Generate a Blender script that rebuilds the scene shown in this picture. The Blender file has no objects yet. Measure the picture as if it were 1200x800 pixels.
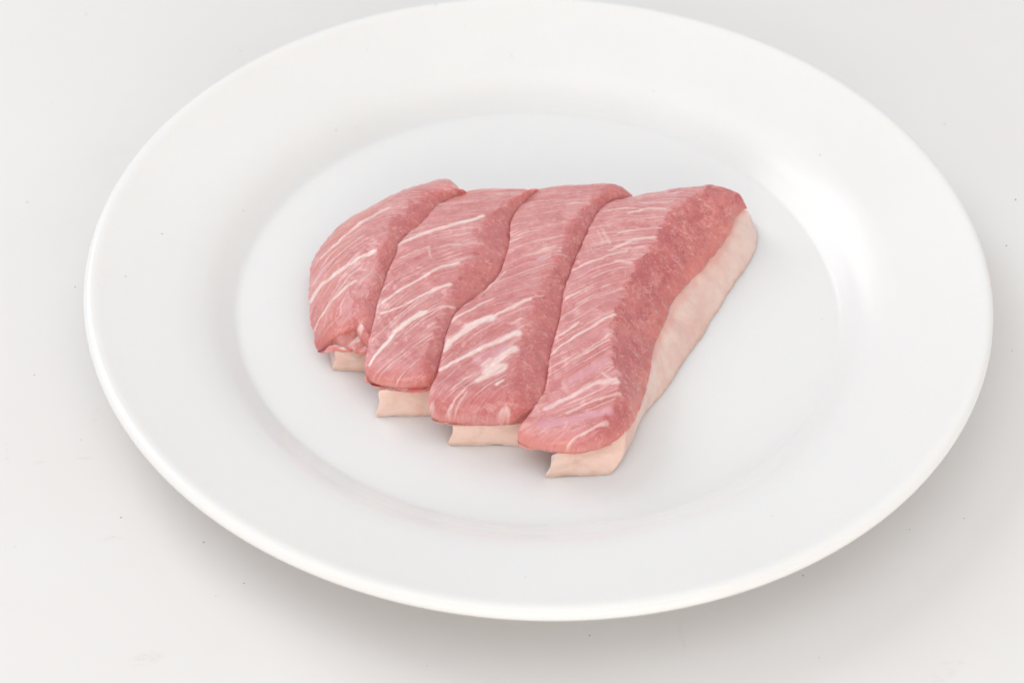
import bpy, math, random
import numpy as np
from mathutils import Vector, Matrix

scn = bpy.context.scene
COL = scn.collection
MM = 0.001

# ------------------------------------------------------------------ camera
FOC = 2667.0                       # focal length in photo pixels (1200 wide)
EL = math.radians(44.13); ROLL = math.radians(1.58)
FLOOR = 7.0                        # plate well floor above the table, mm
RIM = 21.0                         # rim height, mm
TGT = np.array([-7.45, -32.74, RIM]); DIST = 657.9
fw = np.array([0, math.cos(EL), -math.sin(EL)])
rt0 = np.array([1.0, 0, 0]); up0 = np.cross(rt0, fw)
rt = rt0 * math.cos(ROLL) + up0 * math.sin(ROLL)
up = -rt0 * math.sin(ROLL) + up0 * math.cos(ROLL)
CAM = TGT - fw * DIST

cd = bpy.data.cameras.new('camera')
cam = bpy.data.objects.new('camera', cd); COL.objects.link(cam)
M = Matrix(((rt[0], up[0], -fw[0], CAM[0] * MM), (rt[1], up[1], -fw[1], CAM[1] * MM),
            (rt[2], up[2], -fw[2], CAM[2] * MM), (0, 0, 0, 1)))
cam.matrix_world = M
cd.sensor_fit = 'HORIZONTAL'; cd.sensor_width = 36.0
cd.lens = 36.0 * FOC / 1200.0
cd.clip_start = 0.01; cd.clip_end = 50
cd.dof.use_dof = True; cd.dof.focus_distance = 0.655; cd.dof.aperture_fstop = 16.0
scn.camera = cam

# ------------------------------------------------------------------ light
w = bpy.data.worlds.new('World'); scn.world = w; w.use_nodes = True
bg = w.node_tree.nodes['Background']
bg.inputs[0].default_value = (1.0, 0.988, 0.975, 1); bg.inputs[1].default_value = 0.64


def area(name, loc, target, sx, sy, power, col=(1, 1, 1)):
    l = bpy.data.lights.new(name, 'AREA'); l.shape = 'RECTANGLE'; l.size = sx; l.size_y = sy
    l.energy = power; l.color = col
    o = bpy.data.objects.new(name, l); COL.objects.link(o)
    o.location = loc
    o.rotation_euler = (Vector(target) - Vector(loc)).to_track_quat('-Z', 'Y').to_euler()
    return o


area('key_softbox', (-1.95, 1.55, 2.05), (0, 0, 0.01), 2.0, 1.6, 31.0, (0.97, 1.0, 1.05))
area('overhead_softbox', (-0.15, -0.35, 2.2), (0, 0, 0), 2.3, 1.9, 9.5, (0.98, 1.0, 1.03))
area('front_fill_softbox', (0.20, -1.90, 0.62), (0, 0, 0.01), 2.4, 0.9, 18.0, (1.0, 0.90, 0.80))

scn.view_settings.view_transform = 'Standard'
scn.view_settings.look = 'None'
scn.view_settings.exposure = 0.06
scn.view_settings.gamma = 1.0
scn.cycles.use_denoising = True
scn.cycles.max_bounces = 10


# ------------------------------------------------------------------ helpers
def px(points, z):
    """photo pixels -> mm points lying at height z (mm, above the table)"""
    p = np.atleast_2d(np.asarray(points, float))
    z = np.broadcast_to(np.asarray(z, float), (len(p),))
    d = fw[None] + rt[None] * ((p[:, 0] - 600) / FOC)[:, None] - up[None] * ((p[:, 1] - 400) / FOC)[:, None]
    k = (z - CAM[2]) / d[:, 2]
    return CAM[None] + d * k[:, None]


def lin(r, g, b):
    def f(c):
        c /= 255.0
        return c / 12.92 if c <= 0.04045 else ((c + 0.055) / 1.055) ** 2.4
    return (f(r), f(g), f(b), 1.0)


def resample(P, n, smooth=0):
    P = np.asarray(P, float)
    s = np.r_[0, np.cumsum(np.linalg.norm(np.diff(P, axis=0), axis=1))]
    t = np.linspace(0, s[-1], n)
    Q = np.stack([np.interp(t, s, P[:, i]) for i in range(P.shape[1])], 1)
    if smooth > 0:
        Q = gsmooth(Q, smooth)
    return Q


def gsmooth(Q, sig, closed=False):
    r = int(3 * sig) + 1
    k = np.exp(-0.5 * (np.arange(-r, r + 1) / sig) ** 2); k /= k.sum()
    if closed:
        E = np.concatenate([Q[-r:], Q, Q[:r]])
    else:
        a = 2 * Q[0] - Q[r:0:-1]; b = 2 * Q[-1] - Q[-2:-r - 2:-1]
        E = np.concatenate([a, Q, b])
    return np.stack([np.convolve(E[:, i], k, 'valid') for i in range(Q.shape[1])], 1)


def smoothstep(a, b, x):
    t = np.clip((x - a) / (b - a), 0, 1)
    return t * t * (3 - 2 * t)


_perm = np.random.RandomState(7).rand(65536)


def vnoise(P, freq, seed=0):
    """value noise on an (n,3) array, result about -1..1"""
    Q = P * freq + seed * 17.31
    i = np.floor(Q).astype(np.int64); f = Q - i; f = f * f * (3 - 2 * f)
    out = 0
    for dx in (0, 1):
        for dy in (0, 1):
            for dz in (0, 1):
                h = ((i[:, 0] + dx) * 73856093) ^ ((i[:, 1] + dy) * 19349663) ^ ((i[:, 2] + dz) * 83492791)
                h = _perm[(h ^ (h >> 13)) & 65535]
                wgt = (f[:, 0] if dx else 1 - f[:, 0]) * (f[:, 1] if dy else 1 - f[:, 1]) * (f[:, 2] if dz else 1 - f[:, 2])
                out = out + h * wgt
    return out * 2 - 1


def fbm(P, freq, oct=3, seed=0):
    a, s, t = 1.0, 0.0, 0.0
    for o in range(oct):
        s = s + a * vnoise(P, freq * 2 ** o, seed + o * 3); t += a; a *= 0.5
    return s / t


def mesh_obj(name, V, F, mat, parent=None):
    me = bpy.data.meshes.new(name)
    me.from_pydata([tuple(v) for v in (V * MM)], [], F)
    me.polygons.foreach_set('use_smooth', np.ones(len(me.polygons), bool))
    me.update()
    o = bpy.data.objects.new(name, me); COL.objects.link(o)
    me.materials.append(mat)
    if parent:
        o.parent = parent
    return o


def attr(o, name, val):
    a = o.data.attributes.new(name, 'FLOAT' if val.ndim == 1 else 'FLOAT_VECTOR', 'POINT')
    a.data.foreach_set('value' if val.ndim == 1 else 'vector', np.ascontiguousarray(val, dtype=np.float32).ravel())


class NT:
    """small shader graph helper"""
    def __init__(self, name):
        self.m = bpy.data.materials.new(name); self.m.use_nodes = True
        self.t = self.m.node_tree; self.b = self.t.nodes['Principled BSDF']
        self.out = self.t.nodes['Material Output']

    def n(self, typ, ins=None, **kw):
        nd = self.t.nodes.new(typ)
        for k, v in kw.items():
            setattr(nd, k, v)
        for k, v in (ins or {}).items():
            self.put(nd.inputs[k], v)
        return nd

    def put(self, sock, v):
        if isinstance(v, bpy.types.NodeSocket):
            self.t.links.new(v, sock)
        else:
            sock.default_value = v

    def at(self, name, vec=False):
        nd = self.n('ShaderNodeAttribute', attribute_name=name)
        return nd.outputs['Vector' if vec else 'Fac']

    def math(self, op, a, b=0.5, clamp=False):
        nd = self.n('ShaderNodeMath', {0: a, 1: b}, operation=op, use_clamp=clamp)
        return nd.outputs[0]

    def mix(self, f, a, b, blend='MIX'):
        nd = self.n('ShaderNodeMix', data_type='RGBA', blend_type=blend)
        self.put(nd.inputs[0], f); self.put(nd.inputs[6], a); self.put(nd.inputs[7], b)
        return nd.outputs[2]

    def noise(self, vec, scale, detail=3, rough=0.5, dist=0.0):
        nd = self.n('ShaderNodeTexNoise', {'Vector': vec, 'Scale': scale, 'Detail': detail, 'Roughness': rough, 'Distortion': dist})
        return nd.outputs['Fac']

    def ramp(self, v, lo, hi):
        nd = self.n('ShaderNodeMapRange', {0: v, 1: lo, 2: hi, 3: 0.0, 4: 1.0}, interpolation_type='SMOOTHSTEP')
        return nd.outputs[0]

    def vmul(self, v, s):
        nd = self.n('ShaderNodeVectorMath', {0: v, 1: s}, operation='MULTIPLY')
        return nd.outputs[0]


# ------------------------------------------------------------------ materials
def mat_table():
    t = NT('white_painted_board')
    tc = t.n('ShaderNodeTexCoord').outputs['Object']
    c = t.mix(t.ramp(t.noise(tc, 9, 4, 0.55), 0.3, 0.7), lin(228, 226, 225), lin(231, 230, 229))
    c = t.mix(t.math('MULTIPLY', t.ramp(t.noise(tc, 60, 5, 0.65), 0.58, 0.75), 0.25), c, lin(225, 223, 221))
    # brushed scuffs at a few places
    scuffs = [((172, 771), 6, 3.0, 0.35, .55), ((131, 630), 5, 1.2, 0.2, .5), ((48, 542), 5, 1.0, 0.1, .45), ((98, 537), 3, 1.0, 0, .4),
              ((798, 742), 1.0, 9, 0.15, .35), ((1116, 776), 5, 1.2, 0.1, .45), ((1100, 792), 9, 3, 0.5, .3), ((8, 530), 1, 6, 0.2, .3),
              ((112, 485), 1.5, 5, -0.1, .25)]
    for p, sx, sy, rot, k in scuffs:
        q = px([p], 0.0)[0] * MM
        mp = t.n('ShaderNodeMapping', {'Vector': tc, 'Location': (q[0], q[1], 0), 'Rotation': (0, 0, rot), 'Scale': (sx * MM, sy * MM, 1)}, vector_type='TEXTURE')
        g = t.n('ShaderNodeTexGradient', {'Vector': mp.outputs[0]}, gradient_type='SPHERICAL').outputs['Fac']
        nz = t.ramp(t.noise(t.vmul(tc, (300.0, 900.0, 1.0)), 1.0, 4, 0.7), 0.42, 0.62)
        c = t.mix(t.math('MULTIPLY', t.math('MULTIPLY', t.ramp(g, 0, .7), nz), k * .55), c, lin(196, 194, 192))
    t.put(t.b.inputs['Base Color'], c)
    t.b.inputs['Roughness'].default_value = 0.5
    t.b.inputs['Specular IOR Level'].default_value = 0.35
    bp = t.n('ShaderNodeBump', {'Strength': 0.06, 'Distance': 0.0004, 'Height': t.noise(tc, 220, 5, 0.6)})
    t.put(t.b.inputs['Normal'], bp.outputs[0])
    return t.m


def mat_plate():
    t = NT('white_porcelain')
    tc = t.n('ShaderNodeTexCoord').outputs['Object']
    c = t.mix(t.ramp(t.noise(tc, 14, 3, 0.5), 0.3, 0.7), lin(232, 232, 232), lin(234, 234, 234))
    t.put(t.b.inputs['Base Color'], c)
    t.b.inputs['Roughness'].default_value = 0.16
    t.b.inputs['Specular IOR Level'].default_value = 0.38
    t.put(t.b.inputs['Roughness'], t.n('ShaderNodeMapRange', {0: t.noise(tc, 30, 4), 1: .3, 2: .7, 3: .18, 4: .26}).outputs[0])
    t.b.inputs['Subsurface Weight'].default_value = 0.45
    t.b.inputs['Subsurface Radius'].default_value = (1.0, 0.72, 0.5)
    t.b.inputs['Subsurface Scale'].default_value = 0.006
    bp = t.n('ShaderNodeBump', {'Strength': 0.05, 'Distance': 0.002, 'Height': t.noise(tc, 22, 2, 0.5)})
    t.put(t.b.inputs['Normal'], bp.outputs[0])
    return t.m


def mat_lean():
    t = NT('raw_pork_lean')
    fib = t.at('fibre', True)              # (across, along-axis, seed) in mm, follows the muscle fibres
    tc = t.n('ShaderNodeTexCoord').outputs['Object']
    cut, fat, lil, edge = t.at('cut'), t.at('fat'), t.at('lilac_patch'), t.at('thin_edge')
    # outer face: long fine fibres
    f1 = t.noise(t.vmul(fib, (0.035, 1.0, 1.0)), 1.15, 2.5, 0.55, 0.15)
    f2 = t.noise(t.vmul(fib, (0.13, 1.6, 1.0)), 1.6, 3, 0.6, 0.2)
    blot = t.noise(tc, 95, 4, 0.6, 0.3)
    top = t.mix(t.ramp(blot, 0.32, 0.68), lin(204, 128, 128), lin(217, 153, 152))
    fk = t.math('MULTIPLY', t.ramp(f1, 0.52, 0.63), t.n('ShaderNodeMapRange', {0: t.noise(tc, 75, 3, .6, .3), 1: .35, 2: .65, 3: .12, 4: .75}).outputs[0])
    fk = t.math('MULTIPLY', t.at('fibre_strength'), fk)
    top = t.mix(fk, top, lin(238, 202, 198))
    top = t.mix(t.math('MULTIPLY', t.ramp(f2, 0.52, 0.30), 0.35), top, lin(198, 118, 118))
    fl = t.noise(t.vmul(fib, (0.45, 1.0, 1.0)), 1.1, 4, .7, .9)
    top = t.mix(t.math('MULTIPLY', t.ramp(fl, 0.55, 0.68), 0.4), top, lin(236, 194, 190))
    top = t.mix(t.math('MULTIPLY', t.ramp(fl, 0.46, 0.36), 0.4), top, lin(192, 112, 114))
    top = t.mix(t.math('MULTIPLY', t.at('deep'), t.n('ShaderNodeMapRange', {0: fl, 1: .35, 2: .62, 3: 1.0, 4: .45}).outputs[0]), top, lin(193, 104, 103))
    # cut face: mottled grain
    v = t.n('ShaderNodeTexVoronoi', {'Vector': tc, 'Scale': 900.0, 'Randomness': 1.0}).outputs['Distance']
    m1 = t.noise(tc, 620, 5, 0.68, 0.8); m2 = t.noise(tc, 130, 4, 0.6, 0.5)
    cc = t.mix(t.ramp(m2, 0.32, 0.68), lin(190, 102, 104), lin(209, 128, 124))
    cc = t.mix(t.math('MULTIPLY', t.ramp(m1, 0.54, 0.70), 0.65), cc, lin(236, 182, 176))
    cc = t.mix(t.math('MULTIPLY', t.ramp(m1, 0.46, 0.34), 0.6), cc, lin(174, 84, 88))
    def vein(sc, dist, wdt, vec=tc):
        n = t.noise(vec, sc, 3, 0.55, dist)
        return t.ramp(t.math('ABSOLUTE', t.math('SUBTRACT', n, 0.5), 0), wdt, wdt * 0.15)
    vn = t.math('MULTIPLY', vein(260, 0.5, .04), t.ramp(t.noise(tc, 160, 2), .45, .62))
    cc = t.mix(t.math('MULTIPLY', vn, 0.4), cc, lin(236, 180, 172))
    pit = t.ramp(t.noise(tc, 520, 2, 0.5, .6), 0.62, 0.72)
    cc = t.mix(t.math('MULTIPLY', pit, 0.4), cc, lin(158, 70, 76))
    fleck = t.ramp(t.noise(tc, 780, 2, 0.5, 0.4), 0.64, 0.76)
    cc = t.mix(t.math('MULTIPLY', fleck, 0.35), cc, lin(240, 196, 188))
    # the same grain, fainter, under the fibres of the outer face
    top = t.mix(t.math('MULTIPLY', vn, 0.2), top, lin(240, 204, 200))
    top = t.mix(t.math('MULTIPLY', pit, 0.38), top, lin(182, 102, 106))
    top = t.mix(t.math('MULTIPLY', fleck, 0.22), top, lin(240, 206, 202))
    c = t.mix(cut, top, cc)
    c = t.mix(t.math('MULTIPLY', edge, 0.6), c, lin(222, 140, 124))  # orange glow of light through thin lips painted in; also softens the fat border
    fn = t.math('MULTIPLY', fat, t.ramp(t.noise(t.vmul(fib, (0.2, 1.2, 1.0)), 1.5, 4, 0.65), 0.15, 0.5), True)
    c = t.mix(t.math('MULTIPLY', lil, 0.6), c, lin(220, 166, 180))  # tints the drawn patches lilac
    c = t.mix(fn, c, lin(242, 222, 217))
    t.put(t.b.inputs['Base Color'], c)
    t.b.inputs['Subsurface Weight'].default_value = 0.75
    t.b.inputs['Subsurface Radius'].default_value = (1.0, 0.30, 0.24)
    t.b.inputs['Subsurface Scale'].default_value = 0.0022
    t.b.inputs['Specular IOR Level'].default_value = 0.45
    t.put(t.b.inputs['Roughness'], t.n('ShaderNodeMapRange', {0: m1, 1: .3, 2: .7, 3: .34, 4: .5}).outputs[0])
    t.b.inputs['Coat Weight'].default_value = 0.55
    t.b.inputs['Coat Roughness'].default_value = 0.12
    h = t.math('ADD', t.math('MULTIPLY', t.math('SUBTRACT', 1.0, cut), t.math('ADD', f1, t.math('MULTIPLY', f2, 0.6))),
               t.math('MULTIPLY', cut, t.math('ADD', t.math('MULTIPLY', m1, 1.3), t.math('MULTIPLY', v, .5))))
    bp = t.n('ShaderNodeBump', {'Strength': 0.4, 'Distance': 0.0006, 'Height': h})
    t.put(t.b.inputs['Normal'], bp.outputs[0])
    return t.m


def mat_fat():
    t = NT('pork_back_fat')
    tc = t.n('ShaderNodeTexCoord').outputs['Object']
    rind, pink = t.at('rind'), t.at('pink')
    c = t.mix(t.ramp(t.noise(tc, 110, 4, 0.55, .4), 0.35, 0.68), lin(232, 206, 197), lin(224, 190, 180))
    c = t.mix(t.math('MULTIPLY', t.ramp(t.noise(tc, 60, 3, 0.6, .8), 0.58, 0.72), 0.45), c, lin(222, 176, 166))
    c = t.mix(t.math('MULTIPLY', pink, .55), c, lin(220, 150, 140))
    fr = t.mix(t.ramp(t.noise(tc, 150, 4, 0.6, .5), 0.35, 0.7), lin(236, 207, 195), lin(226, 191, 177))
    c = t.mix(rind, c, fr)
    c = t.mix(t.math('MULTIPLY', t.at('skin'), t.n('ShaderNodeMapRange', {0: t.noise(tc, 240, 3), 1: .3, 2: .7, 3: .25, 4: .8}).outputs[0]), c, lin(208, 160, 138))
    t.put(t.b.inputs['Base Color'], c)
    t.b.inputs['Subsurface Weight'].default_value = 0.5
    t.b.inputs['Subsurface Radius'].default_value = (1.0, 0.55, 0.4)
    t.b.inputs['Subsurface Scale'].default_value = 0.003
    t.b.inputs['Roughness'].default_value = 0.42
    t.b.inputs['Coat Weight'].default_value = 0.15
    t.b.inputs['Coat Roughness'].default_value = 0.3
    bp = t.n('ShaderNodeBump', {'Strength': 0.35, 'Distance': 0.0006, 'Height': t.noise(tc, 260, 4, 0.6, .4)})
    t.put(t.b.inputs['Normal'], bp.outputs[0])
    return t.m


def mat_speck():
    t = NT('dark_dust')
    t.b.inputs['Base Color'].default_value = lin(120, 112, 106)
    t.b.inputs['Roughness'].default_value = 0.8
    return t.m


# ------------------------------------------------------------------ table
def build_table():
    n = 60
    xs = np.linspace(-900, 900, n + 1)
    V = np.array([(x, y, 0) for y in xs for x in xs], float)
    F = [(j * (n + 1) + i, j * (n + 1) + i + 1, (j + 1) * (n + 1) + i + 1, (j + 1) * (n + 1) + i) for j in range(n) for i in range(n)]
    # a board 18 mm thick: rim wall and underside
    o = mesh_obj('tabletop', V, F, mat_table())
    s = o.modifiers.new('thickness', 'SOLIDIFY'); s.thickness = 0.018; s.offset = -1
    o['kind'] = 'structure'
    o['label'] = 'white painted tabletop with faint scuffs under the plate'
    return o


# ------------------------------------------------------------------ plate
PLATE_PROFILE = [(0, 0), (40, 0), (70, .05), (90.6, .15), (91.4, .45), (92.4, 1.25), (94.6, 2.8), (97.2, 4.8), (100, 6.6), (103.5, 8.2), (107.5, 9.6), (113, 11.0),
                 (120, 12.8), (127, 14.8), (130, 15.8), (131.6, 16.4), (133.1, 16.5), (134.3, 15.9), (135.0, 14.6), (134.8, 13.2), (133.7, 12.3), (131, 11.6), (127, 10.7),
                 (114, 7.6), (104, 4.6), (98, 1.8), (93, -1.6), (90, -4.0), (88, -6.4), (86.8, -7), (85, -6.9), (83.5, -5.2), (80, -4.6), (40, -4.4), (0, -4.4)]
PLATE_PROFILE = [(r, z + FLOOR) for r, z in PLATE_PROFILE]


def build_plate():
    # (radius, height) of the turned profile: top face from the centre outwards, round lip, underside, foot ring
    prof = PLATE_PROFILE
    P = np.array(prof, float)
    P = resample(P, 900)
    P = np.concatenate([P[:1], gsmooth(P, 2.0)[1:-1], P[-1:]])
    keep = [0]                                        # keep density where it bends
    for i in range(1, len(P) - 1):
        if np.linalg.norm(P[i] - P[keep[-1]]) > (6.0 if P[i, 0] < 78 else 0.75):
            keep.append(i)
    P = P[keep + [len(P) - 1]]
    P[0, 0] = P[-1, 0] = 0.01
    n = 256
    a = np.linspace(0, 2 * np.pi, n, endpoint=False)
    V = np.concatenate([np.stack([r * np.cos(a), r * np.sin(a), np.full(n, z)], 1) for r, z in P])
    # a hand-made thing: the rim wavers by a fraction of a millimetre
    ang = np.arctan2(V[:, 1], V[:, 0]); rr = np.hypot(V[:, 0], V[:, 1])
    V[:, 2] += smoothstep(95, 135, rr) * (0.22 * np.sin(2 * ang + .6) + 0.1 * np.sin(3 * ang + 2))
    m = len(P)
    F = [(k * n + i, k * n + (i + 1) % n, (k + 1) * n + (i + 1) % n, (k + 1) * n + i) for k in range(m - 1) for i in range(n)]
    F = [f[::-1] for f in F]
    V[:, 2] = np.maximum(V[:, 2], 0.02)
    o = mesh_obj('dinner_plate', V, F, mat_plate())
    o['label'] = 'large round white porcelain dinner plate with wide rim, under the pork'
    o['category'] = 'plate'
    return o


# ------------------------------------------------------------------ pork slices
def ring_loft(name, rings, mat, parent, capA=True, capB=True):
    """rings: (n, k, 3) closed sections -> one closed mesh"""
    n, k, _ = rings.shape
    V = rings.reshape(-1, 3)
    F = [(i * k + j, i * k + (j + 1) % k, (i + 1) * k + (j + 1) % k, (i + 1) * k + j) for i in range(n - 1) for j in range(k)]
    ex = []
    if capA:
        ex.append(rings[0].mean(0)); c = len(V)
        F += [(c, (j + 1) % k, j) for j in range(k)]
    if capB:
        ex.append(rings[-1].mean(0)); c = len(V) + len(ex) - 1; b = (n - 1) * k
        F += [(c, b + j, b + (j + 1) % k) for j in range(k)]
    V = np.concatenate([V, np.array(ex)])
    Q = V - V.mean(0); vol = 0.0
    T = np.array([f[:3] for f in F] + [(f[0], f[2], f[3]) for f in F if len(f) == 4])
    vol = np.einsum('ij,ij->i', Q[T[:, 0]], np.cross(Q[T[:, 1]], Q[T[:, 2]])).sum()
    if vol < 0:
        F = [f[::-1] for f in F]
    return V, F


def vnormals(V, F):
    Q = np.array([f if len(f) == 4 else (f[0], f[1], f[2], f[2]) for f in F])
    n = np.cross(V[Q[:, 2]] - V[Q[:, 0]], V[Q[:, 3]] - V[Q[:, 1]])
    t = np.array([len(f) == 3 for f in F])
    n[t] = np.cross(V[Q[t, 1]] - V[Q[t, 0]], V[Q[t, 2]] - V[Q[t, 0]])
    N = np.zeros_like(V)
    for i in range(4):
        np.add.at(N, Q[:, i], n)
    return N / np.maximum(np.linalg.norm(N, axis=1, keepdims=True), 1e-9)


def seg_dist(P, line):
    """distance of xy points to a polyline and the arc parameter 0..1 of the nearest spot"""
    A = line[:-1, :2]; B = line[1:, :2]
    L = np.linalg.norm(B - A, axis=1); S = np.r_[0, np.cumsum(L)]
    best = np.full(len(P), 1e9); par = np.zeros(len(P))
    for i in range(len(A)):
        d = B[i] - A[i]
        t = np.clip(((P - A[i]) @ d) / max(d @ d, 1e-9), 0, 1)
        q = np.linalg.norm(P - (A[i] + t[:, None] * d), axis=1)
        m = q < best
        best[m] = q[m]; par[m] = ((S[i] + t * L[i]) / S[-1])[m]
    return best, par


NS = 300     # stations along a slice
LEAN_M, FAT_M = mat_lean(), mat_fat()


def make_slice(seed, label, L, R, zL, zR, FL, FR, streaks, lilac, kfib, B=None, F=None, front=7.0, back=5.0, zb=9.3, arch=0.35, nextL=None, nz=(12.5, 13.8, 14, 14, 13.5),
               fat_front=-1.0, ll=1.5, deep=(), cutk=1.0, lilz=16.0, front_drop=1.2, piv_left=None, fat_t0=0.0):
    """L, R: left top edge and ridge in photo pixels, back to front; zL, zR their heights over the well floor (mm)
       FL, FR: front corners of the fat where it meets the plate; B, F: lean/fat border and plate contact on the right side"""
    rs = np.random.RandomState(seed)
    tt = np.linspace(0, 1, NS)

    def curve(pts, z, sm=7):
        z = np.asarray(z, float)
        zz = np.interp(np.linspace(0, 1, len(pts)), np.linspace(0, 1, len(z)), z) if z.ndim else np.full(len(pts), float(z))
        return resample(px(pts, FLOOR + zz), NS, sm)
    CL, CR = curve(L, zL), curve(R, zR)
    fl, fr = px([FL], FLOOR)[0], px([FR], FLOOR)[0]
    bl = CL + (fl - CL[-1]) * np.array([1, 1, 0]); bl[:, 2] = FLOOR + 0.05
    if F is None:
        br = CR + (fr - CR[-1]) * np.array([1, 1, 0]); br[:, 2] = FLOOR + 0.05
        mid = curve(nextL, nz)                     # the cut face runs down to where the next slice leans on it
        midf = CR * 0.34 + br * 0.66; midf[:, 2] = FLOOR + zb * 0.4
        midf[:, 2] += 0.55 * zb * smoothstep(0.86, 1.0, tt)
    else:
        br = curve(F, 0.05); mid = curve(B, zb)
        q1 = np.stack([tt * 120, tt * 0, tt * 0], 1)
        mid = mid + np.array([0, 0, 1.0])[None] * (0.7 * fbm(q1, 0.22, 3, seed + 3))[:, None]
        midf = mid
    axis = (CL[-1] + CR[-1] - CL[0] - CR[0]); axis[2] = 0; axis /= np.linalg.norm(axis)
    perp = np.array([-axis[1], axis[0], 0.0])
    if perp[0] < 0: perp = -perp
    AF = gsmooth(np.gradient(0.5 * (CL + CR), axis=0), 12); AF[:, 2] = 0
    AF /= np.linalg.norm(AF, axis=1, keepdims=True)

    root = bpy.data.objects.new('pork_slice', None); COL.objects.link(root)
    base = np.array([(CL[:, 0].mean() + CR[:, 0].mean()) / 2, (CL[:, 1].mean() + CR[:, 1].mean()) / 2, FLOOR])
    root.location = base * MM
    root.empty_display_size = 0.01
    root['label'] = label; root['category'] = 'pork slice'; root['group'] = 'pork slices fanned out on the plate'

    # ---- lean
    rings = []
    for i in range(NS):
        l, r, m = CL[i], CR[i], mid[i]
        u = np.linspace(0, 1, 16)[:, None]
        top = l + (r - l) * u; top[:, 2] += arch * 4 * (u * (1 - u))[:, 0]
        low = l + perp * ll; low[2] = FLOOR + min(zb - 0.2, (l[2] - FLOOR) * 0.55)
        midp = (r + m) / 2 + np.array([0, 0, 0.7]) + perp * 0.35
        if F is None:
            m = m + perp * 1.3
            und = m - perp * 1.5; und[2] = FLOOR + min(zb, m[2] - FLOOR - 1.5)
        else:
            und = m - perp * 2 - np.array([0, 0, .4])
        if F is not None:
            midp = midp + (perp * 2.2 + np.array([0, 0, 2.0])) * (1 - float(smoothstep(0, .22, tt[i])))
        poly = np.concatenate([top, midp[None], m[None], und[None], low[None], l[None]])
        q = resample(poly, 221)[:-1]
        q = gsmooth(q, 2.2, True)
        rings.append(q)
    rings = np.array(rings)
    K = rings.shape[1]
    piv = FLOOR + zb + 0.4 - front_drop

    def caps(base_ring, ctr_axis, rad, nn, pz, ush, pl=None):
        out = []
        c = base_ring.mean(0)
        if pl is not None:
            uu = (base_ring - c) @ perp; uu = (uu - uu.min()) / (uu.max() - uu.min())
            pz = pl + (pz - pl) * smoothstep(.0, .32, uu)
        for ph in np.linspace(0, math.pi / 2, nn + 1)[1:]:
            s, co = math.sin(ph), math.cos(ph)
            q = base_ring.copy()
            q[:, 2] = pz + (q[:, 2] - pz) * (0.06 + 0.94 * co ** 0.6) if co > 1e-6 else pz + (q[:, 2] - pz) * 0.06
            d = (q - c) @ perp
            q -= np.outer(d * ush * s ** 4, perp)
            # plan outline bulges in the middle, corners held back
            half = np.abs(d).max()
            q += ctr_axis * (rad * s * (1 - 0.35 * (np.abs(d) / half)[:, None] ** 3))
            out.append(q)
        return out
    bk = caps(rings[0], -AF[0], back, 22, piv, 0.12)[::-1]
    frc = caps(rings[-1], AF[-1], front, 30, piv, 0.10, None if piv_left is None else FLOOR + piv_left)
    nb = len(bk)
    allr = np.concatenate([np.array(bk), rings, np.array(frc)])
    V, Fc = ring_loft('lean_meat', allr, LEAN_M, root)
    nR = len(allr)
    # section coordinate: index along the ring -> 0..1 over the top, then the cut face
    ring_idx = np.concatenate([np.tile(np.arange(K), nR), [0, 0]])
    sta = np.concatenate([np.repeat(np.arange(nR), K), [0, nR - 1]]) - nb
    s_idx = np.clip(sta, 0, NS - 1)
    # distance past the ridge, measured across
    dr = ((V - CR[s_idx]) @ perp)
    dl = ((V - CL[s_idx]) @ perp)
    N = vnormals(V, Fc)
    P0 = V.copy()
    # body unevenness
    V = V + N * (0.5 * fbm(P0, 0.09, 2, seed)[:, None] + 0.34 * fbm(P0, 0.35, 3, seed + 5)[:, None])
    # ---- colour maps on the meat
    jag = 1.1 * vnoise(P0 * np.array([1, 1, .3]), 0.45, seed + 11) + 0.7 * vnoise(P0, 1.3, seed + 13)
    cw = 1.0 if F is not None else 2.2
    cut = smoothstep(-0.7 * cw, 0.6 * cw, dr + jag * (0.8 + 0.5 * cw) + 1.2 * (cw - 1) * fbm(P0, 0.2, 2, seed + 17)) * (ring_idx > 30)
    cut = np.where((ring_idx > 185), 0.0, cut)
    along = (P0 - (CL[0] + CR[0]) / 2) @ axis
    length = along[(sta >= 0) & (sta < NS)].max()
    a01 = np.clip(along / length, 0, 1)
    kf = np.interp(a01, np.linspace(0, 1, len(kfib)), kfib)
    bcr = (P0 - (CL[0] + CR[0]) / 2) @ perp
    bcl = dl
    vv = along + kf * (bcl - 10) + 0.8 * fbm(P0, 0.12, 2, seed + 21)
    fibre = np.stack([bcl, vv, np.full(len(V), seed * 13.7)], 1)
    istop = (1 - cut) * (ring_idx < 200)
    fat = np.zeros(len(V)); bump = np.zeros(len(V))
    wob = np.stack([0.5 * vnoise(P0, 0.5, seed + 31) + .22 * vnoise(P0, 1.6, seed + 33), 0.5 * vnoise(P0, 0.5, seed + 37) + .22 * vnoise(P0, 1.6, seed + 39)], 1)
    upf = smoothstep(-0.1, 0.3, N[:, 2]) * (ring_idx < 205)
    brk = vnoise(np.stack([bcl * 0.22, vv * 0.5, np.full(len(V), seed * 3.0)], 1), 1.0, seed + 81)
    brk2 = vnoise(np.stack([bcl * 0.25, vv * 1.7, np.full(len(V), seed * 4.0)], 1), 1.0, seed + 83)
    brk3 = vnoise(np.stack([bcl * 0.12, vv * 4.5, np.full(len(V), seed * 6.0)], 1), 1.0, seed + 85)
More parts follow.
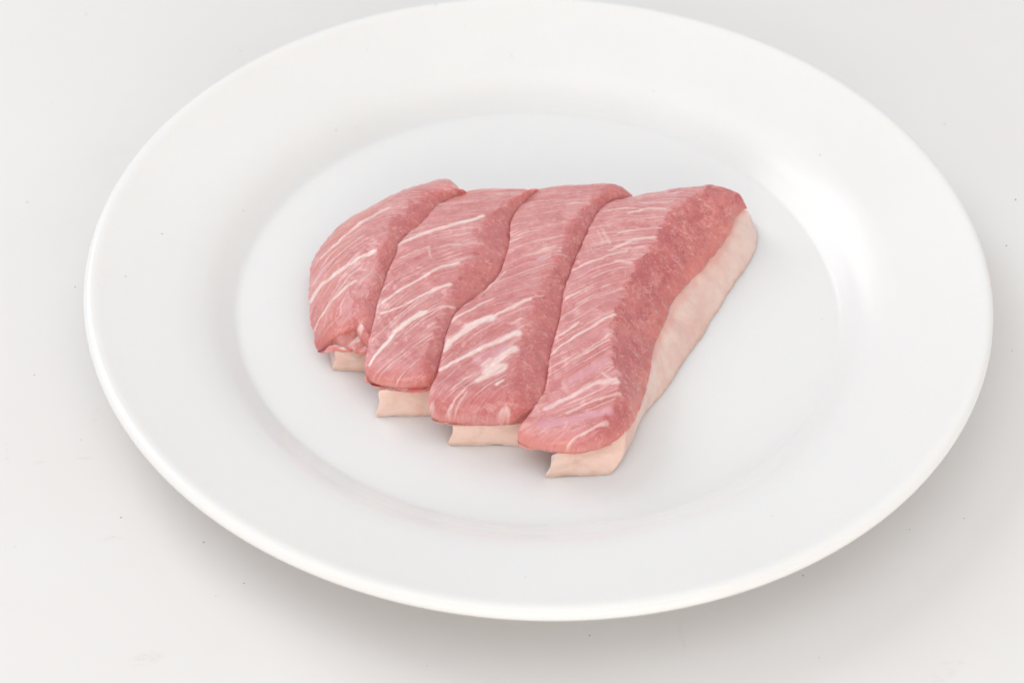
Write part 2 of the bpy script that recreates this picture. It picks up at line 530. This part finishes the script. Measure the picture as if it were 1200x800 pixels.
    for pts, w0, w1, amt in streaks:
        ln = px(pts, FLOOR + lilz)
        d, par = seg_dist(P0[:, :2] + wob * 0.55, ln)
        wd = (w0 + (w1 - w0) * par) * 0.5 / 3.6
        wd = wd * (0.80 + 0.35 * brk)
        e = amt * (1 - smoothstep(wd * 0.45, wd * 1.15 + 0.2, d + 0.2 * brk2)) * upf * (0.80 + 0.2 * brk2 + 0.2 * brk3)
        fat = np.maximum(fat, np.minimum(e * 1.12, 1))
    for _ in range(50):
        b0 = rs.uniform(-2, 18); ln_ = rs.uniform(3, 13); v0 = rs.uniform(0, length + 25); wv = rs.uniform(0.12, 0.34); am = rs.uniform(.2, .6)
        e = am * smoothstep(wv + .12, wv * .3, np.abs(vv + .5 * brk - v0)) * smoothstep(0, 2.0, bcl - b0) * smoothstep(0, 2.5, b0 + ln_ - bcl) * upf * (1 - cut)
        fat = np.maximum(fat, e)
    lil = np.zeros(len(V))
    for pts, w0, w1, amt in lilac:
        ln = px(pts, FLOOR + lilz)
        d, par = seg_dist(P0[:, :2] + wob * 0.8, ln)
        wd = (w0 + (w1 - w0) * par) * 0.5 / 3.6
        lil = np.maximum(lil, amt * (1 - smoothstep(wd * 0.5, wd * 1.3 + 0.3, d)) * upf)
    dp = np.zeros(len(V))
    for pts, w0, w1, amt in deep:
        ln = px(pts, FLOOR + lilz)
        d, par = seg_dist(P0[:, :2] + wob * 1.2, ln)
        wd = (w0 + (w1 - w0) * par) * 0.5 / 3.6
        dp = np.maximum(dp, amt * (1 - smoothstep(wd * 0.3, wd * 1.2 + 0.4, d + .35 * brk)) * upf)
    cut = cut * cutk
    bump = 0.16 * fat + 0.06 * lil
    # fibres as real relief, coarse grain on the cut
    fr1 = vnoise(np.stack([bcl * 0.06, vv * 0.9, np.full(len(V), seed * 5.0)], 1), 1.0, seed + 41)
    gr1 = fbm(P0, 1.1, 2, seed + 43)
    V = V + N * (bump + 0.10 * fr1 * istop + 0.08 * gr1 * cut)[:, None]
    thin = smoothstep(4.6, 0.8, np.abs(P0[:, 2] - FLOOR - zb)) * (0.5 + 0.5 * fbm(P0, 0.25, 2, seed + 51)) + smoothstep(nb * .5, 0, sta + nb) * .25
    V[:, 2] = np.maximum(V[:, 2], FLOOR + 0.3)
    o = mesh_obj('lean_meat', V - base, Fc, LEAN_M, root)
    attr(o, 'cut', cut); attr(o, 'fat', fat); attr(o, 'lilac_patch', lil); attr(o, 'deep', dp); attr(o, 'fibre_strength', 1 - .75 * smoothstep(.8, .97, a01)); attr(o, 'thin_edge', np.clip(thin, 0, 1)); attr(o, 'fibre', fibre)

    # ---- fat with its rind, lying under the lean
    f0 = int(fat_t0 * NS)
    rings = []
    sh = (fl - bl[-1])
    for i in range(f0, NS):
        a = bl[i].copy(); c = br[i].copy(); m = midf[i].copy()
        t1 = a + perp * 0.6; t1[2] = FLOOR + zb - front_drop + (0.8 if piv_left is None else -1.0)
        if F is None:
            m = m - perp * 0.6
        belly = (c * 0.55 + m * 0.45) + perp * 0.5
        m2 = m - perp * 0.5; m2[2] = m[2] + 0.3 + ((0.6 if piv_left is None else -1.0) - front_drop) * float(smoothstep(.88, 1, tt[i]))
        if F is None: t1[2] = m2[2]
        fl_ = float(smoothstep(.9, 1, tt[i]))
        a2 = a - perp * 0.7 * fl_; hl_ = (a + t1) * .5 + perp * .5 * fl_
        poly = np.array([a2, hl_, t1, m2, belly, c, c * .5 + a * .5, a2])
        q = resample(poly, 121)[:-1]
        q = gsmooth(q, 1.5, True)
        rings.append(q)
    rings = np.array(rings)[::2]
    # square cut ends with a small round
    e = []
    for ph in np.linspace(0, math.pi / 2, 7)[1:]:
        s, co = math.sin(ph), math.cos(ph)
        q = rings[-1].copy(); cc = q.mean(0)
        q = cc + (q - cc) * (1 - 0.05 * (1 - co)); q[:, 2] = np.maximum(q[:, 2], FLOOR + .05)
        e.append(q + AF[-1] * (0.35 * s + 0.8 * np.clip(1 - (q[:, 2:3] - FLOOR) / 6, 0, 1) ** 2))
    for sc in (0.8, 0.6, 0.4, 0.2):
        q = e[5]; cc = q.mean(0); e.append(cc + (q - cc) * sc)
    bkr = []
    for ph in np.linspace(0, math.pi / 2, 9)[1:]:
        s, co = math.sin(ph), math.cos(ph)
        q = rings[0].copy(); cc = q.mean(0); cc[2] = FLOOR + 0.05
        q = cc + (q - cc) * (0.25 + 0.75 * co)
        bkr.append(q - AF[0] * (back * 0.8) * s)
    allr = np.concatenate([np.array(bkr[::-1]), rings, np.array(e)])
    V, Fc = ring_loft('fat_layer', allr, FAT_M, root)
    N = vnormals(V, Fc)
    flat = np.abs(N @ AF[-1]) > 0.7
    V = V + N * (0.55 * fbm(V, 0.16, 3, seed + 61) + 0.22 * fbm(V, 0.55, 3, seed + 65))[:, None]
    V[:, 2] = np.maximum(V[:, 2], FLOOR + 0.05)
    o = mesh_obj('fat_layer', V - base, Fc, FAT_M, root)
    stf = np.concatenate([np.repeat(np.arange(len(allr)), allr.shape[1]), [0, len(allr) - 1]])
    rind = smoothstep(len(bkr) + len(rings) - 3, len(bkr) + len(rings) + 2, stf)
    pink = smoothstep(2.6, 0.2, FLOOR + zb - V[:, 2] + 1.2 * fbm(V, 0.35, 2, seed + 71)) * (1 - .6 * rind)
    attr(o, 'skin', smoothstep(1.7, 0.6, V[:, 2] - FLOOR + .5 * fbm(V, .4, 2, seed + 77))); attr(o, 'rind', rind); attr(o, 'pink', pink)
    return root


tbl = build_table()
plate = build_plate()

L1 = [(505, 212), (464, 226), (437, 240), (411, 254), (394, 266), (376, 288), (364, 305), (361, 330), (361, 360), (363, 380), (368, 394)]
L2 = [(541, 226), (513, 238), (506, 246), (493, 261), (472, 276), (465, 287), (461, 301), (454, 315), (447, 333), (441, 356), (436, 379), (431, 398), (428, 412)]
L3 = [(624, 224), (613, 235), (602, 247), (596, 265), (597, 275), (595, 288), (591, 305), (585, 319), (571, 336), (557, 347), (536, 363), (527, 377), (519, 405), (516, 424), (509, 445), (503, 456)]
L4 = [(735, 231), (712, 236), (697, 248), (687, 270), (679, 290), (668, 312), (661, 337), (656, 367), (650, 395), (643, 420), (641, 440), (639, 456), (634, 466), (625, 478), (616, 489)]
# slice 1: leftmost, lying lowest, thin left edge
make_slice(
    1, 'leftmost pork slice, narrow and curved, with a low thin outer edge',
    L=L1,
    R=[(530, 222), (504, 226), (474, 242), (459, 256), (455, 273), (448, 287), (441, 308), (434, 326), (424, 344), (419, 354), (416, 362)],
    nextL=L2[:-2] + [(432, 394)], zL=[12, 9, 7, 6, 6, 6, 6], zR=[16, 17, 17.5, 17, 15.5], FL=(391, 433), FR=(458, 434),
    streaks=[([(376, 294), (402, 277), (425, 266), (448, 256), (455, 254)], 3, 7, .75),
             ([(364, 338), (376, 327), (402, 321), (420, 314), (439, 309)], 8, 8, .85),
             ([(366, 372), (385, 358), (408, 345), (416, 340)], 3, 6, .7),
             ([(383, 307), (411, 293), (427, 287)], 3, 2, .45),
             ([(366, 320), (380, 308), (390, 302)], 6, 3, .35), ([(402, 402), (412, 397), (422, 391)], 9, 12, .8)],
    lilac=[([(370, 318), (384, 305)], 14, 8, .6), ([(362, 350), (372, 335)], 7, 7, .4)],
    deep=[([(388, 290), (420, 272)], 10, 8, .4), ([(385, 318), (430, 296)], 9, 9, .5), ([(370, 355), (395, 338), (415, 332)], 10, 10, .55), ([(372, 392), (408, 366)], 26, 26, .6), ([(366, 365), (374, 325), (402, 284)], 34, 30, .4), ([(370, 300), (440, 250), (500, 214)], 16, 12, .45)],
    cutk=.75, kfib=[.5, 1.0, 1.5, 1.9], zb=11.0, front=5.0, back=4.0, arch=2.0, piv_left=3.5, ll=2.0, lilz=12.0, front_drop=1.5)

make_slice(
    2, 'second pork slice from the left, marked by a long white streak across its upper half',
    L=L2,
    R=[(617, 224), (600, 234), (574, 251), (564, 262), (556, 284), (549, 305), (538, 318), (527, 340), (515, 365), (507, 388), (500, 412)],
    nextL=L3[:-3] + [(517, 418), (513, 430)], zL=[13, 14.5, 15, 15, 15, 15], zR=[16, 18, 18, 18, 18], FL=(441, 488), FR=(542, 483), zb=11.3, front=9.0, nz=(13.5, 12.3, 14, 14, 13.5),
    streaks=[([(467, 284), (490, 275), (516, 268), (548, 262), (566, 257)], 7, 6, .95),
             ([(480, 303), (497, 296), (522, 290), (538, 291)], 2, 2, .5),
             ([(440, 357), (455, 349), (472, 338), (490, 330), (507, 323), (518, 317), (537, 314)], 3, 6, .85),
             ([(448, 365), (471, 361), (490, 351), (509, 343), (527, 339)], 3, 6, .8),
             ([(432, 424), (450, 405), (465, 389), (481, 377), (495, 370)], 3, 13, 1.0),
             ([(497, 372), (513, 366), (532, 360)], 3, 3, .6),
             ([(436, 398), (452, 384), (470, 368)], 2, 2, .35),
             ([(502, 292), (505, 305)], 4, 3, .4), ([(470, 300), (490, 293)], 3, 2, .4)],
    lilac=[([(470, 290), (520, 280)], 8, 8, .2)],
    deep=[([(462, 318), (488, 306)], 12, 12, .7), ([(445, 385), (480, 358)], 16, 12, .5), ([(500, 330), (535, 322)], 8, 10, .4), ([(520, 250), (600, 232)], 10, 10, .3), ([(505, 375), (515, 350)], 14, 14, .6), ([(435, 436), (470, 440), (496, 432)], 30, 30, .45)],
    cutk=.7, kfib=[.3, .55, 1.0, 1.5, 1.9])

make_slice(
    3, 'third pork slice from the left, with broad white fat blotches near its front end',
    L=L3,
    R=[(712, 219), (700, 228), (685, 240), (668, 262), (657, 296), (645, 315), (634, 332), (628, 348), (621, 366), (613, 388), (609, 410), (607, 430), (602, 452)],
    nextL=L4[:-2], zL=[13, 15, 15.5, 15.5, 15.5], zR=[16, 18, 18.5, 18.5, 18.5], FL=(527, 520), FR=(648, 521),
    streaks=[([(529, 374), (541, 369), (555, 364), (564, 358), (578, 353)], 6, 2, .85),
             ([(521, 408), (527, 401), (541, 392), (559, 381), (574, 376)], 12, 14, 1.0),
             ([(574, 376), (583, 372), (599, 367), (609, 362), (622, 357)], 4, 7, .85),
             ([(622, 357), (636, 351)], 2, 2, .4),
             ([(517, 432), (538, 423), (559, 414), (578, 407), (594, 400), (605, 397)], 4, 12, .95),
             ([(570, 440), (582, 430), (592, 421), (602, 415)], 14, 12, .95),
             ([(560, 450), (572, 444), (588, 436)], 6, 12, .9),
             ([(582, 457), (588, 452)], 7, 5, .8), ([(566, 432), (574, 426)], 6, 6, .7),
             ([(515, 487), (529, 472), (546, 458), (560, 449)], 3, 2, .6),
             ([(529, 458), (543, 447), (559, 440)], 2, 2, .5),
             ([(533, 476), (548, 462)], 2, 2, .4),
             ([(578, 487), (585, 480), (595, 477)], 6, 7, .75),
             ([(506, 470), (510, 478)], 9, 7, .5),
             ([(598, 500), (611, 490)], 8, 11, .9), ([(600, 385), (612, 380)], 4, 4, .5), ([(567, 341), (585, 325), (592, 318)], 2, 2, .5)],
    lilac=[([(562, 428), (592, 413)], 14, 10, .7), ([(628, 312), (638, 306)], 10, 8, .6), ([(530, 440), (545, 434)], 8, 8, .3)],
    deep=[([(520, 470), (545, 462), (575, 475), (600, 462)], 34, 44, .85), ([(530, 388), (560, 372), (600, 352)], 9, 9, .7), ([(535, 412), (580, 392), (615, 376)], 10, 14, .7), ([(530, 442), (552, 430)], 18, 14, .7), ([(600, 440), (612, 410)], 18, 14, .7), ([(620, 232), (690, 226)], 14, 14, .35)],
    cutk=.8, kfib=[.3, .5, 1.0, 1.4, 1.9])

make_slice(
    4, 'rightmost and widest pork slice, showing its dark cut side over a band of white fat',
    L=L4,
    R=[(833, 217), (819, 226), (798, 237), (788, 245), (776, 265), (767, 284), (751, 300), (739, 320), (728, 342), (721, 366), (715, 394), (718, 419), (724, 440), (725, 458), (722, 474), (712, 488)],
    B=[(876, 246), (865, 254), (860, 271), (853, 281), (840, 298), (823, 317), (804, 335), (789, 356), (783, 377), (772, 398), (765, 419), (762, 447), (754, 474), (746, 492), (738, 503)],
    F=[(880, 258), (890, 268), (892, 280), (887, 298), (875, 317), (858, 340), (840, 370), (826, 394), (802, 426), (786, 453), (766, 476), (750, 494), (741, 515), (731, 537), (718, 555)],
    zL=[13, 15, 15.5, 16, 16, 15, 12.5], zR=[16.5, 18.5, 19, 19, 19, 18.5, 16.5], FL=(641, 559), FR=(718, 557), zb=10.0, front_drop=1.6, front=9.8, back=3.0,
    streaks=[([(672, 316), (693, 309), (714, 304), (734, 300)], 4, 3, .65),
             ([(650, 396), (660, 393), (678, 382)], 5, 3, .8),
             ([(643, 417), (665, 403), (690, 391), (707, 382), (720, 377)], 3, 5, .75),
             ([(674, 424), (699, 410), (714, 401)], 2, 3, .55),
             ([(737, 251), (760, 248), (779, 251)], 4, 3, .7), ([(750, 237), (767, 241), (788, 242)], 3, 3, .6),
             ([(725, 277), (751, 274), (774, 275)], 4, 4, .6), ([(715, 297), (742, 287), (765, 286)], 5, 7, .65),
             ([(722, 312), (738, 316)], 6, 6, .6), ([(748, 226), (775, 226), (800, 228)], 2, 2, .5),
             ([(735, 262), (757, 261), (778, 262)], 2, 2, .45),
             ([(703, 265), (716, 290)], 3, 3, .45), ([(700, 270), (706, 285)], 2, 2, .4),
             ([(640, 474), (670, 465), (698, 453), (722, 453)], 5, 12, .65),
             ([(665, 481), (696, 472), (726, 466)], 3, 3, .6),
             ([(682, 506), (698, 500), (712, 494)], 4, 4, .6), ([(628, 513), (652, 517), (668, 512)], 4, 4, .5),
             ([(705, 443), (720, 455)], 3, 4, .6), ([(655, 375), (690, 355)], 2, 2, .4), ([(663, 350), (695, 338)], 2, 2, .4)],
    lilac=[([(666, 449), (687, 440), (712, 430)], 9, 12, .8), ([(637, 491), (670, 489), (698, 486), (714, 484)], 11, 8, 1.0),
           ([(672, 325), (690, 318)], 8, 10, .5), ([(640, 474), (670, 465), (722, 450)], 8, 12, .4)],
    deep=[([(612, 512), (640, 522), (690, 512), (718, 490)], 16, 12, .9), ([(665, 484), (690, 478), (725, 470)], 9, 11, .8), ([(640, 462), (668, 440), (700, 420)], 8, 10, .5), ([(660, 300), (720, 290)], 8, 8, .4), ([(700, 262), (720, 240)], 10, 8, .4)],
    kfib=[.2, .3, .7, 1.1, 1.1, .9])


# ------------------------------------------------------------------ dust specks
def specks(name, pts, z, label, host=None):
    V, F = [], []
    rs = np.random.RandomState(5)
    for p, d in pts:
        c = px([p], z)[0] if np.isscalar(z) else px([p], z(p))[0] + np.array([0, 0, .05])
        k = len(V); n = 7; r = 0.24 * d
        for j in range(n):
            a = 2 * math.pi * j / n; q = r * rs.uniform(.6, 1.2)
            V.append(c + np.array([q * math.cos(a), q * math.sin(a), 0.02]))
        V.append(c + np.array([0, 0, r * .45]))
        F += [(k + j, k + (j + 1) % n, k + n) for j in range(n)]
    o = mesh_obj(name, np.array(V), F, SPECK)
    o['kind'] = 'stuff'; o['label'] = label
    return o


SPECK = mat_speck()
specks('dust_specks', [((101, 17), .9), ((282, 60), .9), ((32, 237), 1.0), ((88, 336), 1.2), ((142, 606), 1.1), ((239, 635), 1.0), ((286, 683), .8),
                       ((1107, 146), 1.1), ((1190, 234), 1.2), ((1179, 288), 1.2), ((691, 744), 1.1), ((40, 439), .8), ((95, 515), .7),
                       ((1130, 607), .8), ((941, 674), 1.0), ((1066, 620), .6), ((253, 698), .5), ((18, 640), .5), ((1186, 411), .8), ((1150, 540), .5),
                       ((60, 120), .5), ((170, 40), .5), ((1050, 60), .5), ((960, 770), .5), ((500, 780), .5)], 0.0,
       'tiny dark dust specks scattered on the white tabletop')


def plate_z(p):
    z = FLOOR + 10
    rr = [q[0] for q in PLATE_PROFILE[:16]]; zz = [q[1] for q in PLATE_PROFILE[:16]]
    for _ in range(8):
        c = px([p], z)[0]; z = float(np.interp(math.hypot(c[0], c[1]), rr, zz))
    return z


specks('plate_specks', [((394, 153), .9), ((418, 150), .8), ((430, 59), .8), ((511, 6), 1.0), ((285, 247), .8), ((190, 274), .9), ((147, 324), .9), ((961, 182), 1.0),
                        ((766, 107), .7), ((287, 566), .6), ((718, 128), .6), ((600, 66), .7), ((545, 32), .6), ((137, 453), .8), ((905, 604), .5), ((616, 676), .5),
                        ((1095, 230), .6), ((963, 374), .5), ((297, 137), .4), ((1010, 470), .4)], plate_z,
       'tiny dark specks on the white plate rim')
